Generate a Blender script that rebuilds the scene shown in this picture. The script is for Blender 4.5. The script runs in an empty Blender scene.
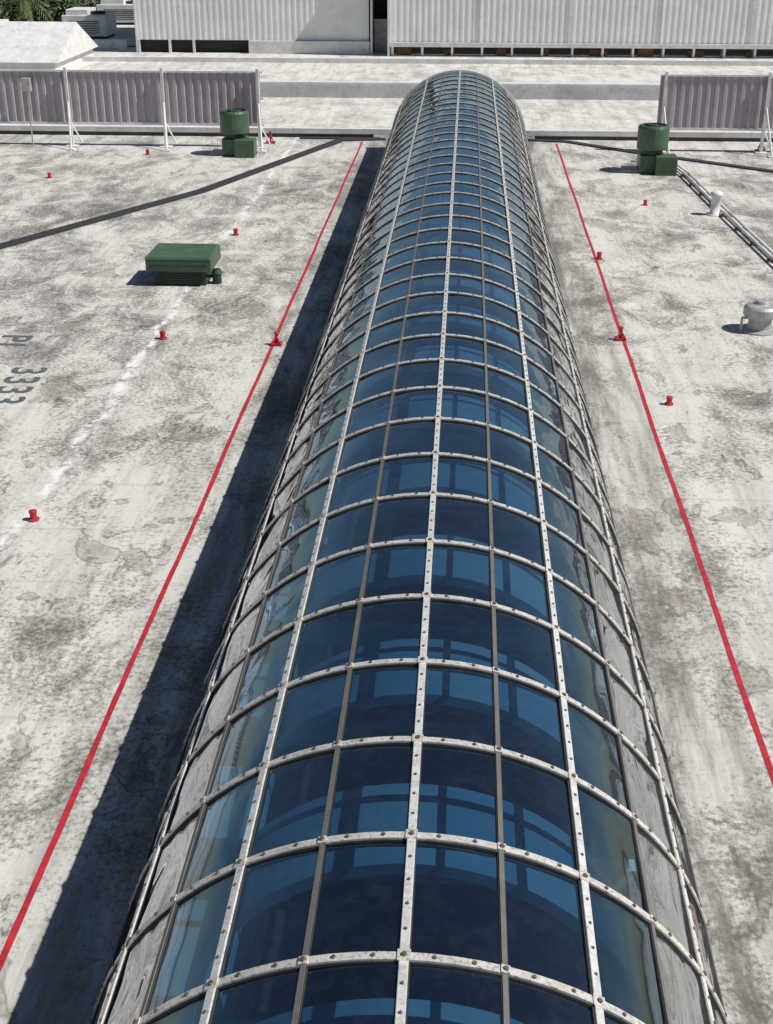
import bpy, math, random
from mathutils import Vector, Matrix
random.seed(7)
S=bpy.context.scene
C=S.collection
sin,cos,pi=math.sin,math.cos,math.pi

# ------------------------------------------------------------ materials
def newmat(name):
    m=bpy.data.materials.new(name); m.use_nodes=True
    nt=m.node_tree; nt.nodes.clear()
    out=nt.nodes.new('ShaderNodeOutputMaterial')
    return m,nt,out
def N(nt,t,**k):
    n=nt.nodes.new(t)
    for a,b in k.items(): setattr(n,a,b)
    return n
def L(nt,a,b): nt.links.new(a,b)
def noise(nt,vec,scale,detail=6,rough=.55,dist=0):
    n=N(nt,'ShaderNodeTexNoise'); n.inputs['Scale'].default_value=scale
    n.inputs['Detail'].default_value=detail; n.inputs['Roughness'].default_value=rough
    n.inputs['Distortion'].default_value=dist
    L(nt,vec,n.inputs['Vector']); return n.outputs['Fac']
def mp(nt,vec,sc=(1,1,1),loc=(0,0,0),rot=(0,0,0)):
    n=N(nt,'ShaderNodeMapping'); n.inputs['Scale'].default_value=sc
    n.inputs['Location'].default_value=loc; n.inputs['Rotation'].default_value=rot
    L(nt,vec,n.inputs['Vector']); return n.outputs[0]
def ramp(nt,fac,stops):
    r=N(nt,'ShaderNodeValToRGB'); e=r.color_ramp.elements
    e[0].position,e[0].color=stops[0][0],(*stops[0][1],1)
    e[1].position,e[1].color=stops[1][0],(*stops[1][1],1)
    for p,c in stops[2:]:
        x=e.new(p); x.color=(*c,1)
    L(nt,fac,r.inputs[0]); return r.outputs[0]
def g(x): return (x,x,x)
def math_(nt,op,a,b=None,c=None,clamp=False):
    n=N(nt,'ShaderNodeMath',operation=op); n.use_clamp=clamp
    for i,v in enumerate((a,b,c)):
        if v is None: continue
        if isinstance(v,(int,float)): n.inputs[i].default_value=v
        else: L(nt,v,n.inputs[i])
    return n.outputs[0]
def mix(nt,fac,a,b,bt='MIX'):
    n=N(nt,'ShaderNodeMix',data_type='RGBA',blend_type=bt)
    for i,v in ((0,fac),(6,a),(7,b)):
        if isinstance(v,(int,float)): n.inputs[i].default_value=v
        elif isinstance(v,tuple): n.inputs[i].default_value=(*v,1)
        else: L(nt,v,n.inputs[i])
    return n.outputs[2]
def pos(nt):
    return N(nt,'ShaderNodeNewGeometry').outputs['Position']
def principled(nt,out,col,rough=.6,metal=0,bump=None,bs=.3,bd=.02,spec=.5):
    p=N(nt,'ShaderNodeBsdfPrincipled')
    for k,v in (('Base Color',col),('Roughness',rough),('Metallic',metal)):
        if isinstance(v,(int,float)): p.inputs[k].default_value=v
        elif isinstance(v,tuple): p.inputs[k].default_value=(*v,1)
        else: L(nt,v,p.inputs[k])
    p.inputs['Specular IOR Level'].default_value=spec
    if bump is not None:
        b=N(nt,'ShaderNodeBump'); b.inputs['Strength'].default_value=bs; b.inputs['Distance'].default_value=bd
        L(nt,bump,b.inputs['Height']); L(nt,b.outputs[0],p.inputs['Normal'])
    L(nt,p.outputs[0],out.inputs[0]); return p
def simple(name,col,rough=.6,metal=0,var=.35,sc=3,dirt=None):
    m,nt,out=newmat(name); P=pos(nt)
    n1=noise(nt,P,sc,4,.6)
    lo=tuple(c*(1-var) for c in col); hi=tuple(min(1,c*(1+var*.6)) for c in col)
    c=ramp(nt,n1,[(.3,lo),(.7,hi)])
    if dirt:
        d=ramp(nt,noise(nt,P,sc*2.7,5,.7,1),[(.52,g(0)),(.72,g(1))])
        c=mix(nt,math_(nt,'MULTIPLY',d,.7),c,dirt)
    principled(nt,out,c,rough,metal)
    return m

def roof_mat(name,base=.56,dirty=1.0,trail=True):
    m,nt,out=newmat(name); P=pos(nt)
    big=noise(nt,mp(nt,P,(.13,.08,1)),1,3,.6,.4)
    med=noise(nt,mp(nt,P,(.60,.40,1),(11,3,0)),1,8,.78,.5)
    streak=noise(nt,mp(nt,P,(1.9,.20,1),(3,9,0)),1,6,.76,.3)
    fine=noise(nt,P,11,4,.8)
    b=base
    col=ramp(nt,big,[(.32,(b*.86,b*.83,b*.775)),(.68,(b*1.10,b*1.07,b*1.01))])
    col=mix(nt,.58,col,ramp(nt,streak,[(.30,(b*.50,b*.475,b*.435)),(.53,(b*1.10,b*1.07,b*1.01))]))
    # mildew patches, broken up by the finer noise
    mm=math_(nt,'ADD',math_(nt,'MULTIPLY',big,.36),math_(nt,'ADD',math_(nt,'MULTIPLY',med,.68),math_(nt,'MULTIPLY',fine,.38)))
    mask=ramp(nt,mm,[(.685,g(0)),(.75,g(.5)),(.84,g(1))])
    col=mix(nt,math_(nt,'MULTIPLY',mask,.95*dirty,clamp=True),col,(.12,.112,.10))
    # black speckle
    sp=ramp(nt,fine,[(.50,g(0)),(.64,g(1))])
    spm=ramp(nt,med,[(.40,g(.14)),(.59,g(1))])
    col=mix(nt,math_(nt,'MULTIPLY',math_(nt,'MULTIPLY',sp,spm),.66*dirty),col,(.13,.12,.106))
    # dried puddle rims
    pn=noise(nt,mp(nt,P,(.75,.5,1),(70,12,0)),1,4,.6,.4)
    rim=math_(nt,'SUBTRACT',1.0,math_(nt,'MULTIPLY',math_(nt,'ABSOLUTE',math_(nt,'SUBTRACT',pn,.60)),60),clamp=True)
    pud=ramp(nt,pn,[(.595,g(0)),(.64,g(1))])
    col=mix(nt,math_(nt,'MULTIPLY',math_(nt,'MULTIPLY',pud,fine),1.0*dirty,clamp=True),col,(.23,.195,.155))
    col=mix(nt,math_(nt,'MULTIPLY',math_(nt,'MULTIPLY',rim,med),1.3*dirty,clamp=True),col,(.09,.08,.07))
    if trail:
        # hairline cracks
        v=N(nt,'ShaderNodeTexVoronoi',feature='DISTANCE_TO_EDGE'); v.inputs['Scale'].default_value=1
        wob=N(nt,'ShaderNodeCombineXYZ'); L(nt,med,wob.inputs[0]); L(nt,streak,wob.inputs[1])
        ad=N(nt,'ShaderNodeVectorMath',operation='ADD'); L(nt,mp(nt,P,(.45,.33,0)),ad.inputs[0]); L(nt,wob.outputs[0],ad.inputs[1])
        L(nt,ad.outputs[0],v.inputs['Vector'])
        ck=math_(nt,'SUBTRACT',1.0,math_(nt,'MULTIPLY',v.outputs['Distance'],80),clamp=True)
        ckm=ramp(nt,big,[(.45,g(0)),(.6,g(1))])
        col=mix(nt,math_(nt,'MULTIPLY',math_(nt,'MULTIPLY',ck,ckm),.6*dirty),col,(.14,.13,.12))
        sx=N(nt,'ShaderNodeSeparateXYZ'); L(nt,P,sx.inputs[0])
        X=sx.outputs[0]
        # runoff dirt beside the curb (both sides), colour darkened to deepen the vault's shadow
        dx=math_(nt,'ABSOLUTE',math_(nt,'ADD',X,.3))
        run_shade=math_(nt,'SUBTRACT',1.0,math_(nt,'MULTIPLY',math_(nt,'SUBTRACT',dx,3.0),.55),clamp=True)
        col=mix(nt,math_(nt,'MULTIPLY',math_(nt,'MULTIPLY',run_shade,ramp(nt,streak,[(.40,g(1)),(.62,g(.25))])),.9),col,(.12,.112,.102))
        # repainted seam: broken white trail
        w=math_(nt,'ADD',X,math_(nt,'MULTIPLY',pn,.9))
        d=math_(nt,'ABSOLUTE',math_(nt,'ADD',w,7.2))
        tm=math_(nt,'SUBTRACT',1.0,math_(nt,'MULTIPLY',d,6.0),clamp=True)
        tm=math_(nt,'MULTIPLY',tm,ramp(nt,noise(nt,mp(nt,P,(2.4,1.7,1)),1,4,.8),[(.44,g(0)),(.54,g(1))]))
        col=mix(nt,math_(nt,'MULTIPLY',tm,1.2,clamp=True),col,(.76,.75,.73))
        # faint membrane laps
        lap=math_(nt,'ABSOLUTE',math_(nt,'SUBTRACT',math_(nt,'FRACT',math_(nt,'MULTIPLY',math_(nt,'ADD',sx.outputs[1],math_(nt,'MULTIPLY',med,.3)),1/1.9)),.5))
        lm=math_(nt,'SUBTRACT',1.0,math_(nt,'MULTIPLY',lap,30),clamp=True)
        col=mix(nt,math_(nt,'MULTIPLY',math_(nt,'MULTIPLY',lm,pn),.45),col,(.22,.21,.20))
    principled(nt,out,col,.85,0,fine,.5,.02,.25)
    return m
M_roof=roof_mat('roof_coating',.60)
M_roof2=roof_mat('roof_coating_clean',.66,.5,False)

def metal_mat(name,col,rough=.4,metal=.7,grime=.6):
    m,nt,out=newmat(name); P=pos(nt)
    n=noise(nt,P,6,4,.75,.5)
    c=ramp(nt,n,[(.3,tuple(x*.75 for x in col)),(.6,col)])
    n2=noise(nt,P,30,2,.75)
    d=ramp(nt,n2,[(.50,g(0)),(.72,g(1))])
    c=mix(nt,math_(nt,'MULTIPLY',d,grime),c,(.16,.14,.12))
    principled(nt,out,c,rough+.1,metal)
    return m
M_cap=metal_mat('aluminium_cap',(.86,.85,.81),.26,.35,.45)
M_ring=metal_mat('weathered_ring_cap',(.84,.80,.74),.28,.4,.72)
M_thin=metal_mat('dark_glazing_bar',(.20,.19,.175),.5,.4,.6)
M_gasket=simple('black_gasket',(.035,.035,.035),.7)
M_bolt=metal_mat('rusty_bolt',(.18,.15,.125),.45,.6,.5)
M_white=simple('white_paint',(.72,.72,.71),.55,0,.15,1.5,(.4,.38,.36))
M_clad=simple('white_cladding',(.80,.80,.79),.5,0,.10,.6,(.66,.65,.63))
M_intw=simple('interior_white',(.84,.85,.86),.6,0,.04,1)
M_intg=simple('interior_blue_grey',(.20,.22,.25),.6,0,.1,1)
M_dark=simple('interior_floor',(.03,.035,.05),.7)
M_red=simple('red_paint',(.46,.022,.04),.55,0,.35,6,(.25,.05,.06))
M_green=simple('green_enamel',(.06,.115,.065),.45,0,.22,2,(.12,.15,.11))
M_dgreen=simple('dark_green_enamel',(.022,.05,.028),.5,0,.3,4)
M_black=simple('black_rubber',(.028,.028,.03),.8,0,.3,4,(.09,.09,.085))
M_grey=simple('galvanised_grey',(.42,.42,.41),.5,.2,.25,3,(.22,.21,.2))
M_fence=simple('fence_panel_mauve',(.46,.405,.435),.6,0,.14,1.3,(.34,.29,.31))
M_brown=simple('brown_timber',(.22,.12,.06),.8,0,.4,5)
M_letter=simple('stencil_grey',(.09,.10,.105),.85,0,.3,8,(.34,.33,.32))
M_street=simple('asphalt',(.06,.06,.06),.9,0,.3,.2)

# glass : tinted transmission + mirror reflection (Schlick)
def glass_mat(name,t0,t1,f0,refl,dust_a,dcol,bump):
    m,nt,out=newmat(name); P=pos(nt)
    geo=N(nt,'ShaderNodeNewGeometry'); rnd=geo.outputs['Random Per Island']
    tint=ramp(nt,rnd,[(0,t0),(1,t1)])
    dust=noise(nt,P,4.5,3,.75,.4)
    lw=N(nt,'ShaderNodeLayerWeight'); lw.inputs[0].default_value=.5
    f=math_(nt,'MULTIPLY_ADD',math_(nt,'POWER',lw.outputs['Facing'],2.9),.95-f0,f0)
    f=math_(nt,'ADD',f,math_(nt,'MULTIPLY',rnd,.05))
    b=N(nt,'ShaderNodeBump'); b.inputs['Strength'].default_value=bump; b.inputs['Distance'].default_value=.06
    L(nt,noise(nt,mp(nt,P,(1.1,.5,1.1)),1.3,1,.4,1.2),b.inputs['Height'])
    tr=N(nt,'ShaderNodeBsdfTransparent'); L(nt,tint,tr.inputs[0])
    gl=N(nt,'ShaderNodeBsdfGlossy'); gl.inputs['Roughness'].default_value=.02
    gl.inputs['Color'].default_value=(*refl,1); L(nt,b.outputs[0],gl.inputs['Normal'])
    mx=N(nt,'ShaderNodeMixShader'); L(nt,f,mx.inputs[0]); L(nt,tr.outputs[0],mx.inputs[1]); L(nt,gl.outputs[0],mx.inputs[2])
    df=N(nt,'ShaderNodeBsdfDiffuse'); df.inputs[0].default_value=(*dcol,1)
    m2=N(nt,'ShaderNodeMixShader')
    L(nt,math_(nt,'MULTIPLY',ramp(nt,dust,[(.45,g(.15)),(.8,g(1))]),dust_a),m2.inputs[0])
    L(nt,mx.outputs[0],m2.inputs[1]); L(nt,df.outputs[0],m2.inputs[2])
    L(nt,m2.outputs[0],out.inputs[0])
    return m
M_glass=glass_mat('blue_tinted_glass',(.10,.235,.36),(.20,.36,.475),.14,(.70,.87,1),.03,(.34,.40,.46),.35)
M_glass2=glass_mat('grey_reflective_glass',(.06,.085,.10),(.10,.12,.14),.42,(.88,.92,.95),.13,(.42,.43,.43),1.4)

# ------------------------------------------------------------ mesh helper
class MB:
    def __init__(s): s.v=[];s.f=[]
    def add(s,vs,fs):
        o=len(s.v); s.v+= [tuple(x) for x in vs]; s.f+=[tuple(i+o for i in f) for f in fs]
    def box(s,c,h,ax=None,taper=1.0):
        c=Vector(c); X,Y,Z=ax or (Vector((1,0,0)),Vector((0,1,0)),Vector((0,0,1)))
        vs=[]
        for k in (-1,1):
            t=taper if k>0 else 1
            for i,j in((-1,-1),(1,-1),(1,1),(-1,1)):
                vs.append(c+X*h[0]*i*t+Y*h[1]*j*t+Z*h[2]*k)
        s.add(vs,[(3,2,1,0),(4,5,6,7),(0,1,5,4),(1,2,6,5),(2,3,7,6),(3,0,4,7)])
    def bx(s,x0,x1,y0,y1,z0,z1): s.box(((x0+x1)/2,(y0+y1)/2,(z0+z1)/2),((x1-x0)/2,(y1-y0)/2,(z1-z0)/2))
    def cyl(s,a,b,r0,r1=None,n=16,caps=True):
        a=Vector(a);b=Vector(b);r1=r0 if r1 is None else r1
        d=(b-a).normalized(); u=d.orthogonal().normalized(); w=d.cross(u)
        vs=[];
        for p,r in((a,r0),(b,r1)):
            for i in range(n):
                t=2*pi*i/n; vs.append(p+u*r*cos(t)+w*r*sin(t))
        fs=[(i,(i+1)%n,n+(i+1)%n,n+i) for i in range(n)]
        if caps: fs+=[tuple(range(n))[::-1],tuple(range(n,2*n))]
        s.add(vs,fs)
    def lathe(s,c,prof,n=24):
        c=Vector(c);vs=[]
        for r,z in prof:
            for i in range(n):
                t=2*pi*i/n; vs.append(c+Vector((r*cos(t),r*sin(t),z)))
        fs=[]
        for k in range(len(prof)-1):
            for i in range(n): fs.append((k*n+i,k*n+(i+1)%n,(k+1)*n+(i+1)%n,(k+1)*n+i))
        fs.append(tuple(range((len(prof)-1)*n,len(prof)*n)))
        s.add(vs,fs)
    def obj(s,name,mat,parent=None,smooth=False,bevel=0):
        me=bpy.data.meshes.new(name); me.from_pydata(s.v,[],s.f); me.update()
        me.materials.append(mat)
        if smooth:
            for p in me.polygons: p.use_smooth=True
        o=bpy.data.objects.new(name,me); C.objects.link(o)
        if parent: o.parent=parent
        if bevel:
            b=o.modifiers.new('bevel','BEVEL'); b.width=bevel; b.segments=2; b.limit_method='ANGLE'
        return o
def empty(name,loc=(0,0,0)):
    e=bpy.data.objects.new(name,None); e.empty_display_size=.5; C.objects.link(e); return e

# ------------------------------------------------------------ dimensions
XC=-.28; R=2.84; ZC=.40; ST=1.294; Y0=8.11; AL=math.radians(14.4)
N0,N1=-6,38
YA,YB=Y0+N0*ST,Y0+N1*ST
def P(phi,y,r=R): return Vector((XC+r*sin(phi),y,ZC+r*cos(phi)))
PH=AL*6

# ------------------------------------------------------------ roof with opening
HX=R+.02
mb=MB()
XL,XR=-90,70; YN,YF=-25,61.0
for (x0,x1,y0,y1) in ((XL,XC-HX,YN,YF),(XC+HX,XR,YN,YF),(XC-HX,XC+HX,YN,YA-.1),(XC-HX,XC+HX,YB+.1,YF)):
    mb.add([(x0,y0,0),(x1,y0,0),(x1,y1,0),(x0,y1,0)],[(0,1,2,3)])
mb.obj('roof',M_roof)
XS,YS=-33,108
mb=MB()
mb.add([(XL,YF,0),(XR,YF,0),(XR,YS,0),(XL,YS,0)],[(0,1,2,3)])
mb.add([(XS,YS,0),(XR,YS,0),(XR,130,0),(XS,130,0)],[(0,1,2,3)])
mb.obj('roof_beyond',M_roof2)
mb=MB()
def wall(a,b): mb.add([(*a,-7.5),(*b,-7.5),(*b,-.004),(*a,-.004)],[(0,1,2,3)])
wall((XL,YN),(XR,YN)); wall((XR,YN),(XR,130)); wall((XR,130),(XS,130)); wall((XS,130),(XS,YS)); wall((XS,YS),(XL,YS)); wall((XL,YS),(XL,YN))
mb.obj('mall_building_walls',M_white)
mb=MB(); mb.add([(-900,-900,-7.6),(900,-900,-7.6),(900,1500,-7.6),(-900,1500,-7.6)],[(0,1,2,3)])
mb.obj('ground',M_street)

# ------------------------------------------------------------ skylight
sk=empty('barrel_vault_skylight')
gm=MB();gm2=MB()
SUBA,SUBY=4,3
for n in range(N0,N1):
    for j in range(-6,6):
        side=j in(-6,-5,-4,3,4,5)
        k=2.3 if side else 1
        bow=random.uniform(-.012,.012)*k; tw=random.uniform(-.014,.014)*k; vs=[]
        for a in range(SUBA+1):
            for b in range(SUBY+1):
                u,v=a/SUBA,b/SUBY
                r=R+bow*4*u*(1-u)*4*v*(1-v)+tw*(u-.5)*(v-.5)*2+random.uniform(-.0015,.0015)*k
                vs.append(P(AL*(j+u),Y0+(n+v)*ST,r))
        fs=[]
        for a in range(SUBA):
            for b in range(SUBY):
                i=a*(SUBY+1)+b; fs.append((i,i+1,i+SUBY+2,i+SUBY+1))
        (gm2 if side else gm).add(vs,fs)
gm.obj('glass_panels',M_glass,sk,smooth=True)
gm2.obj('side_glass_panels',M_glass2,sk,smooth=True)
def longbar(m,phi,w,r0,r1,y0=YA,y1=YB):
    rad=Vector((sin(phi),0,cos(phi))); tan=Vector((cos(phi),0,-sin(phi)))
    c=P(phi,(y0+y1)/2,(r0+r1)/2)
    m.box(c,(w/2,(y1-y0)/2,(r1-r0)/2),(tan,Vector((0,1,0)),rad))
thick=MB();thin=MB();gask=MB()
for j in range(-6,7):
    ph=AL*j
    if j%2==0 and abs(j)<6:
        longbar(thick,ph,.070,R+.012,R+.036); longbar(gask,ph,.092,R-.04,R+.016)
    else:
        longbar(thin,ph,.040,R+.01,R+.024); longbar(gask,ph,.056,R-.03,R+.013)
ring=MB();rg=MB()
def arcband(m,y,w,r0,r1,ph0=-PH,ph1=PH,seg=48):
    vs=[];
    for i in range(seg+1):
        ph=ph0+(ph1-ph0)*i/seg
        for yy,r in((y-w/2,r0),(y+w/2,r0),(y+w/2,r1),(y-w/2,r1)): vs.append(P(ph,yy,r))
    fs=[]
    for i in range(seg):
        for k in range(4): fs.append((i*4+k,(i+1)*4+k,(i+1)*4+(k+1)%4,i*4+(k+1)%4))
    fs+=[(0,1,2,3),(seg*4+3,seg*4+2,seg*4+1,seg*4)]
    m.add(vs,fs)
for n in range(N0,N1+1):
    y=Y0+n*ST
    arcband(ring,y,.072,R+.008,R+.034); arcband(rg,y,.094,R-.05,R+.018)
thick.obj('cap_bars',M_cap,sk,bevel=.006); thin.obj('glazing_bars',M_thin,sk); gask.obj('gaskets',M_gasket,sk)
ring.obj('ring_caps',M_ring,sk); rg.obj('ring_gaskets',M_gasket,sk)
bolt=MB();plate=MB()
def addbolt(ph,y,r,rad=.02,h=.022):
    a=P(ph,y,r); b=P(ph,y,r+h); bolt.cyl(a,b,rad,rad*.8,6)
for n in range(N0,N1+1):
    y=Y0+n*ST
    for j in range(-6,6):
        for u in (.3,.7):
            addbolt(AL*(j+u)+random.uniform(-.004,.004),y,R+.034,.019,.013)
    for j in range(-6,7):
        ph=AL*j; rad=Vector((sin(ph),0,cos(ph))); tan=Vector((cos(ph),0,-sin(ph)))
        s=.048 if j%2==0 else .034
        plate.box(P(ph,y,R+.040),(s,s*1.1,.005),(tan,Vector((0,1,0)),rad))
        addbolt(ph,y,R+.045,.024,.015)
        if j%2==0 and n<N1:
            for u in (.2,.4,.6,.8): addbolt(ph,y+u*ST,R+.036,.015,.012)
bolt.obj('bolts',M_bolt,sk); plate.obj('node_plates',M_ring,sk)
# curbs / gutters
cb=MB()
for sgn in (-1,1):
    xa=XC+sgn*(R+.02); xb=XC+sgn*(R+.12)
    cb.bx(min(xa,xb),max(xa,xb),YA-.1,YB+.1,-.5,.40)
cb.bx(XC-R-.12,XC+R+.12,YA-.24,YA-.1,-.5,.40)
cb.obj('curb',M_grey,sk,bevel=.01)
eg=MB(); vs=[P(-PH+2*PH*i/40,YB+.05,R-.02) for i in range(41)]
eg.add(vs,[tuple(range(41))]); vs2=[P(-PH+2*PH*i/40,YA-.05,R-.02) for i in range(41)]
eg.add(vs2,[tuple(range(41))[::-1]]); eg.obj('end_walls',M_grey,sk)
rim=MB(); arcband(rim,YB+.05,.22,R-.02,R+.08); rim.obj('end_rim',M_ring,sk)
# interior
iw=MB()
for sgn in (-1,1):
    x=XC+sgn*(R-.0); iw.bx(min(x,x+sgn*.019),max(x,x+sgn*.019),YA,YB,-6.5,.3)
iw.obj('shaft_walls',M_intg,sk)
fl=MB(); fl.add([(XC-R,YA,-6.4),(XC+R,YA,-6.4),(XC+R,YB,-6.4),(XC-R,YB,-6.4)],[(0,1,2,3)]); fl.obj('mall_floor',M_dark,sk)
lin=MB()
for n in range(N0,N1,2):
    y=Y0+(n+.80)*ST
    arcband(lin,y,1.10,R-.80,R-.68,-PH,PH,40)
    lin.bx(XC-R+.02,XC+R-.02,y-.10,y+.10,-.35,-.05)
lin.obj('interior_arches',M_intw,sk)
led=MB()
for sgn in (-1,1):
    x0=XC+sgn*(R-.75); x1=XC+sgn*(R-.02)
    led.bx(min(x0,x1),max(x0,x1),YA,YB,-.9,-.7)
led.obj('interior_ledge',M_intw,sk)

# ------------------------------------------------------------ red safety lines
def stripe(name,x,y0,y1,w=.085):
    m=MB(); n=160; vs=[]
    for i in range(n+1):
        y=y0+(y1-y0)*i/n; dx=.01*sin(y*.7)+random.uniform(-.004,.004); ww=w/2*random.uniform(.88,1.05)
        vs+=[(x+dx-ww,y,.006),(x+dx+ww,y,.006)]
    m.add(vs,[(2*i,2*i+1,2*i+3,2*i+2) for i in range(n)])
    return m.obj(name,M_red)
stripe('red_safety_line',-4.6,-5,59.2); stripe('red_safety_line',4.07,-5,59.2)
def stand(x,y,s=.6):
    e=empty('red_anchor_stand'); m=MB()
    m.box((x,y,.03),(.22*s,.22*s,.03)); m.cyl((x,y,.05),(x,y,.5*s),.045,.04,12)
    m.cyl((x-.2*s,y-.2*s,.05),(x,y,.38*s),.025); m.cyl((x+.2*s,y-.2*s,.05),(x,y,.38*s),.025)
    m.cyl((x,y,.5*s),(x,y,.56*s),.07,.05,12)
    m.obj('stand',M_red,e)
for p in ((-4.5,30.2),(4.0,31.1)): stand(*p)
for p in ((-8.65,58.6),(12.75,57.8)): stand(*p,.95)
def stub(x,y,s=1):
    e=empty('red_pipe_stub'); m=MB()
    m.lathe((x,y,0),[(.11*s,0),(.11*s,.03),(.07*s,.04),(.066*s,.15*s),(.08*s,.155*s),(.08*s,.20*s),(.05*s,.215*s)],16)
    m.obj('pipe',M_red,e,smooth=False)
for p in ((-7.46,20.14),(-7.4,30.5),(-7.37,41.4),(-16.2,50.3),(4.58,26.6),(4.17,39.0),(6.49,46.7),(-13.5,55.5)):
    stub(*p,random.uniform(.88,1.05))

# ------------------------------------------------------------ dark strips on roof
def path_box(name,pts,w,h,mat,z=0.005):
    m=MB()
    for i,(a,b) in enumerate(zip(pts,pts[1:])):
        a=Vector((*a,z+h/2-.001*(i%2)));b=Vector((*b,z+h/2-.001*(i%2))); d=(b-a); l=d.length; d.normalize()
        m.box((a+b)/2,(w/2,l/2+w*.2,h/2-.001*(i%2)),(Vector((d.y,-d.x,0)),d,Vector((0,0,1))))
    return m.obj(name,mat)
path_box('black_roof_strip',[(-24,25),(-14.6,39.2),(-12,44.0),(-9.8,48.0),(-5.6,59.4),(-3.7,59.8)],.46,.05,M_black)  # low black strip following a bent path over the roof
path_box('black_roof_strip',[(2.7,60.0),(4.6,59.6),(7.2,57.2),(12.3,53.2),(22,46)],.40,.05,M_black)
path_box('black_edge_strip',[(-40,60.3),(-4.2,60.3)],.2,.14,M_black)  # straight black strip along the far roof edge
path_box('black_edge_strip',[(3.2,60.3),(40,60.3)],.2,.14,M_black)
path_box('dark_roof_patch',[(-7.4,60.0),(-4.0,60.0)],.5,.02,M_black,.02)  # thin black patch left of the skylight's far end

# conduit pair
cd=empty('conduit_run'); m=MB(); sp=MB()
pts=[(6.9,54.3),(7.9,54.2),(8.5,53.6),(8.7,52),(9.05,45),(9.4,39),(9.9,30),(10.4,20)]
for off in (-.09,.09):
    for a,b in zip(pts,pts[1:]): m.cyl((a[0]+off,a[1],.16),(b[0]+off,b[1],.16),.045,n=8)
for a,b in zip(pts[3:],pts[4:]):
    l=math.hypot(b[0]-a[0],b[1]-a[1]); k=int(l/1.6)
    for i in range(k):
        t=i/k; sp.box((a[0]+(b[0]-a[0])*t,a[1]+(b[1]-a[1])*t,.055),(.2,.05,.05))
m.obj('pipes',M_white,cd,True); sp.obj('sleepers',M_brown,cd)

# vent pipe
e=empty('vent_pipe'); m=MB()
m.lathe((8.7,45.3,0),[(.30,0),(.30,.04),(.17,.07),(.16,.62),(.21,.64),(.21,.76),(.10,.82)],20); m.obj('pipe',M_white,e,True)
# mushroom vent
e=empty('mushroom_roof_vent'); m=MB()
m.lathe((7.6,32.1,0),[(.5,0),(.5,.04),(.30,.07),(.28,.36),(.42,.38),(.44,.42),(.44,.60),(.40,.64),(.38,.66),(.20,.70),(.16,.78),(.05,.79)],28); m.obj('cowl',M_grey,e,False,.01)
m=MB(); m.cyl((7.1,31.9,0),(7.1,31.9,.38),.035,n=8); m.cyl((7.1,31.9,.38),(7.27,31.9,.38),.035,n=8); m.obj('side_pipe',M_grey,e)

# green hatch unit
e=empty('green_rooftop_unit'); cx,cy=-7.95,36.0
m=MB(); m.box((cx,cy,.22),(.74,.64,.22)); m.obj('curb',M_dgreen,e,bevel=.02)
m=MB(); m.box((cx,cy,.60),(.93,.8,.17)); m.box((cx,cy,.81),(.95,.82,.05),taper=.94); m.obj('hood',M_green,e,bevel=.025)
m=MB()
for i in range(7): m.box((cx,cy-.655,.08+i*.05),(.62,.012,.012))
m.box((cx,cy-.815,.60),(.80,.012,.018)); m.obj('louvres',M_dgreen,e)
m=MB(); m.cyl((cx+1.0,cy-.35,0),(cx+1.0,cy-.35,.30),.13,n=14); m.cyl((cx+1.0,cy-.35,.30),(cx+1.0,cy-.35,.42),.16,.10,n=14)
m.cyl((cx+.72,cy-.35,.2),(cx+1.0,cy-.35,.2),.05,n=8); m.obj('side_motor',M_dgreen,e)
# exhaust fans at the far end
def fan(cx,cy,mir=1):
    e=empty('green_exhaust_fan')
    m=MB(); m.box((cx,cy,.35),(.5,.5,.35)); m.box((cx+.5*mir,cy-.45,.36),(.42,.42,.36)); m.obj('base_boxes',M_green,e,bevel=.025)
    m=MB(); m.cyl((cx,cy,.70),(cx,cy,.9),.42,n=20); m.obj('neck',M_dgreen,e)
    m=MB(); m.lathe((cx,cy,0),[(.60,.9),(.62,.94),(.62,1.72),(.58,1.8),(.52,1.82),(.50,1.70),(.2,1.68)],24); m.obj('drum',M_green,e)
    m=MB(); m.cyl((cx,cy,1.70),(cx,cy,1.80),.16,n=12)
    for k in range(6):
        t=k*pi/3; d=Vector((cos(t),sin(t),0)); m.box(Vector((cx,cy,1.75))+d*.3,(.2,.07,.01),(d,Vector((-d.y,d.x,.5)).normalized(),Vector((0,0,1))))
    m.obj('fan_blades',M_dgreen,e)
    m=MB(); m.box((cx-.7*mir,cy+.2,.04),(.4,.5,.04)); m.obj('pad',M_grey,e)
fan(-9.75,55.8); fan(7.45,53.0)

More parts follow.
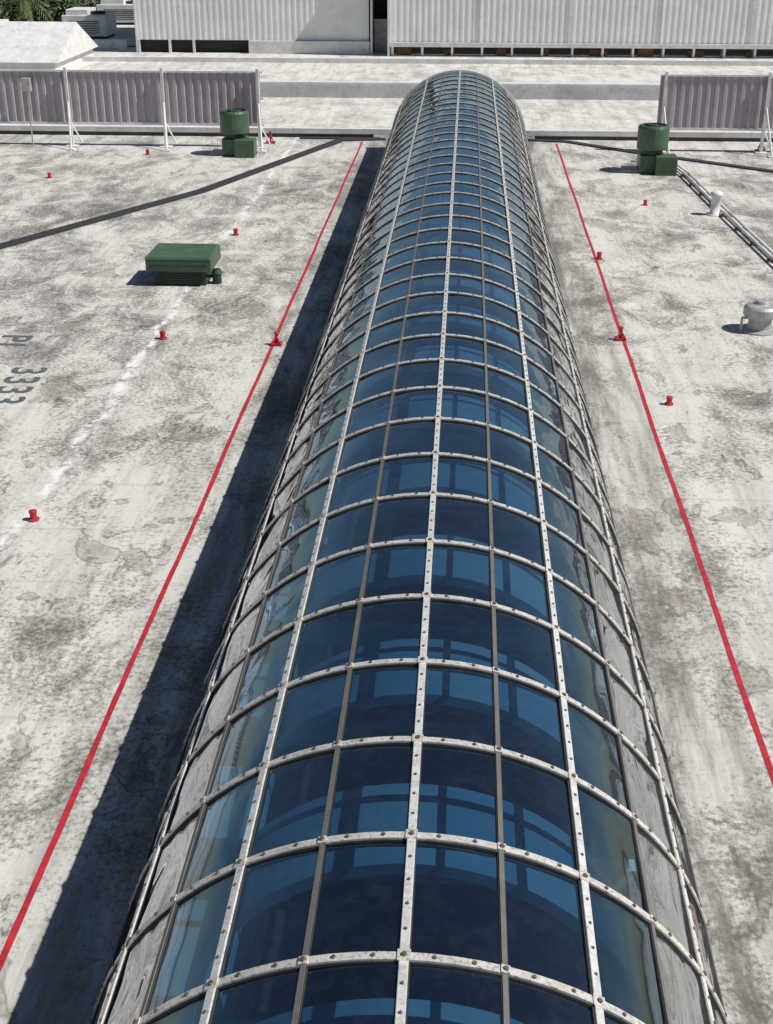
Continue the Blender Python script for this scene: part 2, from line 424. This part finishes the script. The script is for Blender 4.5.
# ------------------------------------------------------------ screen fences
def corr(m,x0,x1,y,z0,z1,pitch=.3,amp=.05,wave=True):
    n=int((x1-x0)/pitch); vs=[];fs=[]
    prof=[(0,0),(.35,0),(.5,1),(.85,1)]
    pts=[]
    for i in range(n):
        for a,b in prof: pts.append((x0+(i+a)*pitch,y-b*amp))
    pts.append((x0+n*pitch,y))
    for x,yy in pts: vs+=[(x,yy,z0),(x,yy,z1)]
    for i in range(len(pts)-1): fs.append((2*i,2*i+2,2*i+3,2*i+1))
    m.add(vs,fs)
def fence(x0,x1,posts,yb=57.6):
    e=empty('screen_fence'); m=MB(); corr(m,x0,x1,yb,1.0,3.1,.36,.07); m.obj('panels',M_fence,e)
    m=MB()
    m.bx(x0,x1,yb-.11,yb+.03,3.11,3.18); m.bx(x0,x1,yb+.01,yb+.07,2.0,2.08); m.bx(x0,x1,yb-.10,yb+.02,.91,.99)
    m.obj('rails',M_white,e)
    m=MB()
    for x in posts:
        m.box((x,yb-.19,1.65),(.06,.06,1.65)); m.box((x,yb-.19,.02),(.25,.25,.02))
        a=Vector((x,yb-.2,1.9));b=Vector((x+.25,yb-1.25,.05)); m.cyl(a,b,.045,n=8)
        m.box((x+.25,yb-1.25,.03),(.16,.16,.03))
        m.cyl((x,yb-.1,1.0),(x+.45,yb-.1,.12),.035,n=8)
    m.obj('posts',M_white,e)
    return e
fence(-42,-8.75,[-8.95,-13.1,-17.3,-21.6,-25.9,-30.2]); fence(8.2,40,[8.4,12.7,16.9,21.1,25.3])
e=empty('electrical_box'); m=MB(); m.box((-19.0,57.2,2.6),(.2,.12,.28)); m.obj('box',M_grey,e,bevel=.02)
m=MB(); m.cyl((-19.0,57.2,0),(-19.0,57.2,2.35),.03,n=8); m.obj('riser',M_grey,e)

# ------------------------------------------------------------ steps & low parapets beyond
m=MB(); m.bx(-90,70,61.0,61.25,0,.28); m.obj('roof_curb',M_white,None,bevel=.02)
m=MB(); m.bx(-90,70,73,73.35,0,.75); m.bx(-90,70,72.9,73.45,.752,.82); m.obj('parapet_wall',M_white,None)
m=MB(); m.bx(-60,70,89.0,89.3,0,.30); m.obj('roof_curb',M_white,None)

# ------------------------------------------------------------ white clad building
bd=empty('white_clad_building')
m=MB(); corr(m,-23.2,-6.7,94.6,.85,9,.42,.018); corr(m,-5.3,45,93.4,.75,9,.42,.018); m.obj('cladding',M_clad,bd)
m=MB(); m.bx(-23.1,-6.7,95.0,112,0,8.9); m.bx(-5.3,45,94.6,112,0,8.9); m.bx(-6.7,-5.3,97,112,0,8.9); m.obj('core_walls',M_black,bd)
m=MB()
m.bx(-23.2,-23.08,94.5,112,0,9); m.bx(-15.2,-6.75,94.2,94.56,0,.84)
for x in [-23.1,-20.9,-19.2]: m.bx(x,x+.15,94.5,94.9,0,.85)
for i in range(24):
    x=-5.2+i*2.05; m.bx(x,x+.14,93.4,94.4,0,.75)
m.bx(-5.3,45,93.1,93.31,.62,.9); m.bx(-6.68,-6.55,94.0,95,0,9); m.bx(-5.45,-5.32,93.1,95,0,9)
m.bx(-6.54,-5.46,94.6,94.8,4.0,4.2)
for i in range(8): m.bx(-5.3+6.1*(i+1),-5.24+6.1*(i+1),93.33,93.375,.92,9)
m.obj('trim_and_posts',M_white,bd)
m=MB()
for i in range(14):
    x=-4.6+i*3.3+random.uniform(-.5,.5); m.bx(x,x+random.uniform(.4,1.3),93.9,94.3,0,random.uniform(.3,.6))
m.obj('crates',M_brown,bd)
m=MB(); m.bx(-6.5,-5.5,95.5,95.6,0,2.2); m.obj('door',M_grey,bd)

# gabled white roof far left
e=empty('white_gabled_building'); m=MB()
x0,x1,y0,y1=-44,-25.6,83,92
m.bx(x0,x1,y0,y1,0,.6)
m.add([(x0,y0-.3,.61),(x1+.3,y0-.3,.61),(x1+.3,y1+.3,.61),(x0,y1+.3,.61),(x0,(y0+y1)/2,2.6),(x1+.3,(y0+y1)/2,2.6)],[(0,1,5,4),(2,3,4,5),(1,2,5),(3,0,4),(3,2,1,0)])
m.obj('walls_and_roof',M_white,e)
def acunit(x,y,sx,sy,sz):
    e=empty('rooftop_ac_unit'); m=MB(); m.box((x,y,sz/2+.2),(sx,sy,sz/2)); m.box((x-sx*.35,y,sz+.4),(sx*.5,sy*.8,.2)); m.obj('cabinet',M_white,e,bevel=.04)
    m=MB(); m.box((x,y,.1),(sx*.9,sy*.9,.1)); 
    for i in range(6): m.box((x,y-sy-.012,.45+i*(sz-.5)/6),(sx*.7,.012,.03))
    m.cyl((x+sx*.4,y,sz+.2),(x+sx*.4,y,sz+.4),sx*.35,n=20); m.obj('grilles',M_black,e)
acunit(-29.3,105,1.7,1.6,1.5); acunit(-29.5,117,2.0,1.6,1.4); acunit(-37,101,2.2,1.5,1.3)
m=MB(); m.bx(-90,-24.5,97,97.3,0,.6); m.bx(-32.9,-24.5,119,119.3,0,.7); m.bx(-90,-33,107.6,107.95,0,.7); m.obj('parapet_wall',M_white,None)
path_box('dark_gutter',[(-60,98.3),(-24.4,98.3)],.8,.03,M_black)

# ------------------------------------------------------------ trees
def leafmat(name,c):
    m,nt,out=newmat(name); geo=N(nt,'ShaderNodeNewGeometry')
    col=ramp(nt,geo.outputs['Random Per Island'],[(0,tuple(x*.5 for x in c)),(1,tuple(x*1.5 for x in c))])
    principled(nt,out,col,.6); return m
M_leaf=leafmat('foliage',(.05,.09,.025)); M_palm=leafmat('palm_fronds',(.08,.11,.03)); M_bark=simple('bark',(.13,.10,.07),.9,0,.4,4)
def tree(x,y,zb,h,r):
    e=empty('broadleaf_tree'); m=MB(); top=Vector((x,y,zb+h*.6))
    m.cyl((x,y,zb),top,.35,.18,10); lv=MB()
    blobs=[]
    for k in range(9):
        t=random.uniform(0,2*pi); d=random.uniform(.2,.75)*r
        c=Vector((x+cos(t)*d,y+sin(t)*d,zb+h*random.uniform(.55,.92))); m.cyl(top-Vector((0,0,random.uniform(0,h*.2))),c,.12,.04,6); blobs.append((c,r*random.uniform(.3,.5)))
    for c,br in blobs:
        for i in range(330):
            d=Vector((random.gauss(0,1),random.gauss(0,1),random.gauss(0,.8))).normalized()*br*random.uniform(.5,1.1)
            p=c+d; u=Vector((random.gauss(0,1),random.gauss(0,1),random.gauss(0,1))).normalized(); w=u.orthogonal().normalized(); s=random.uniform(.12,.26)
            lv.add([p-u*s,p+w*s*.6,p+u*s,p-w*s*.6],[(0,1,2,3)])
    m.obj('trunk',M_bark,e); lv.obj('crown',M_leaf,e)
def palm(x,y,zb,h):
    e=empty('palm_tree'); m=MB(); m.cyl((x,y,zb),(x+.3,y,zb+h),.25,.17,10); m.obj('trunk',M_bark,e); lv=MB(); o=Vector((x+.3,y,zb+h))
    for k in range(26):
        t=random.uniform(0,2*pi); up=random.uniform(-.2,1.1); d=Vector((cos(t),sin(t),0)); prev=o
        for i in range(1,9):
            s=i/8; q=o+d*2.6*s+Vector((0,0,up*1.6*s-2.2*s*s)); sd=Vector((-d.y,d.x,0)); wl=.75*(1-s*.7)
            for sg in(-1,1):
                for q2 in (0,.5):
                    a=prev.lerp(q,q2); lv.add([a,a+(q-prev)*.28,a+(q-prev)*.6+sd*sg*wl+Vector((0,0,-.3*wl))],[(0,1,2)])
            prev=q
    lv.obj('fronds',M_palm,e)
for p in ((-50,122,-7.6,14,5),(-43,121,-7.6,13,4.5),(-57,124,-7.6,14,5),(-39,140,-7.6,12,4),(-48,137,-7.6,14,5),(-64,128,-7.6,14,5),(-37.0,117,-7.6,11,3.2),(-41,114,-7.6,10.5,3.2),(-46,114,-7.6,10.5,3.5)): tree(*p)
for p in ((-37.0,112,-7.6,9.8),(-41.5,111,-7.6,10.0),(-35.2,122,-7.6,10.5)): palm(*p)

# ------------------------------------------------------------ lettering
def text(body,x,y,rot,size):
    cu=bpy.data.curves.new('lettering','FONT'); cu.body=body; cu.size=size; cu.space_character=1.15; cu.offset=.02
    o=bpy.data.objects.new('painted_lettering',cu); C.objects.link(o); o.location=(x,y,.006); o.rotation_euler=(0,0,math.radians(rot))
    cu.materials.append(M_letter)
text('PL',-11.45,30.6,-90,1.1); text('3333',-10.4,28.2,-87,1.12)

# ------------------------------------------------------------ light
EL,AZ=math.radians(51),math.radians(-9)   # azimuth from +X toward +Y
d=Vector((cos(EL)*cos(AZ),cos(EL)*sin(AZ),sin(EL)))
sl=bpy.data.lights.new('sun','SUN'); sl.energy=4.9; sl.angle=math.radians(.53); sl.color=(1,.96,.90)
so=bpy.data.objects.new('sun',sl); C.objects.link(so); so.rotation_euler=d.to_track_quat('Z','Y').to_euler()
w=bpy.data.worlds.new('World'); S.world=w; w.use_nodes=True; nt=w.node_tree
sky=nt.nodes.new('ShaderNodeTexSky'); sky.sky_type='NISHITA'; sky.sun_disc=False; sky.sun_elevation=EL; sky.sun_rotation=math.radians(99)
sky.dust_density=.3; sky.ozone_density=1.5
bg=nt.nodes['Background']; bg.inputs[1].default_value=.05; nt.links.new(sky.outputs[0],bg.inputs[0])
S.view_settings.view_transform='Standard'; S.view_settings.look='None'; S.view_settings.exposure=0

# ------------------------------------------------------------ camera
cam=bpy.data.cameras.new('camera'); co=bpy.data.objects.new('camera',cam); C.objects.link(co)
co.location=(0,0,10); co.rotation_euler=(math.radians(90-25.6),0,math.radians(3.39))
cam.sensor_fit='VERTICAL'; cam.sensor_height=24; cam.lens=1288*24/1024; cam.clip_end=4000; cam.clip_start=.1
S.camera=co
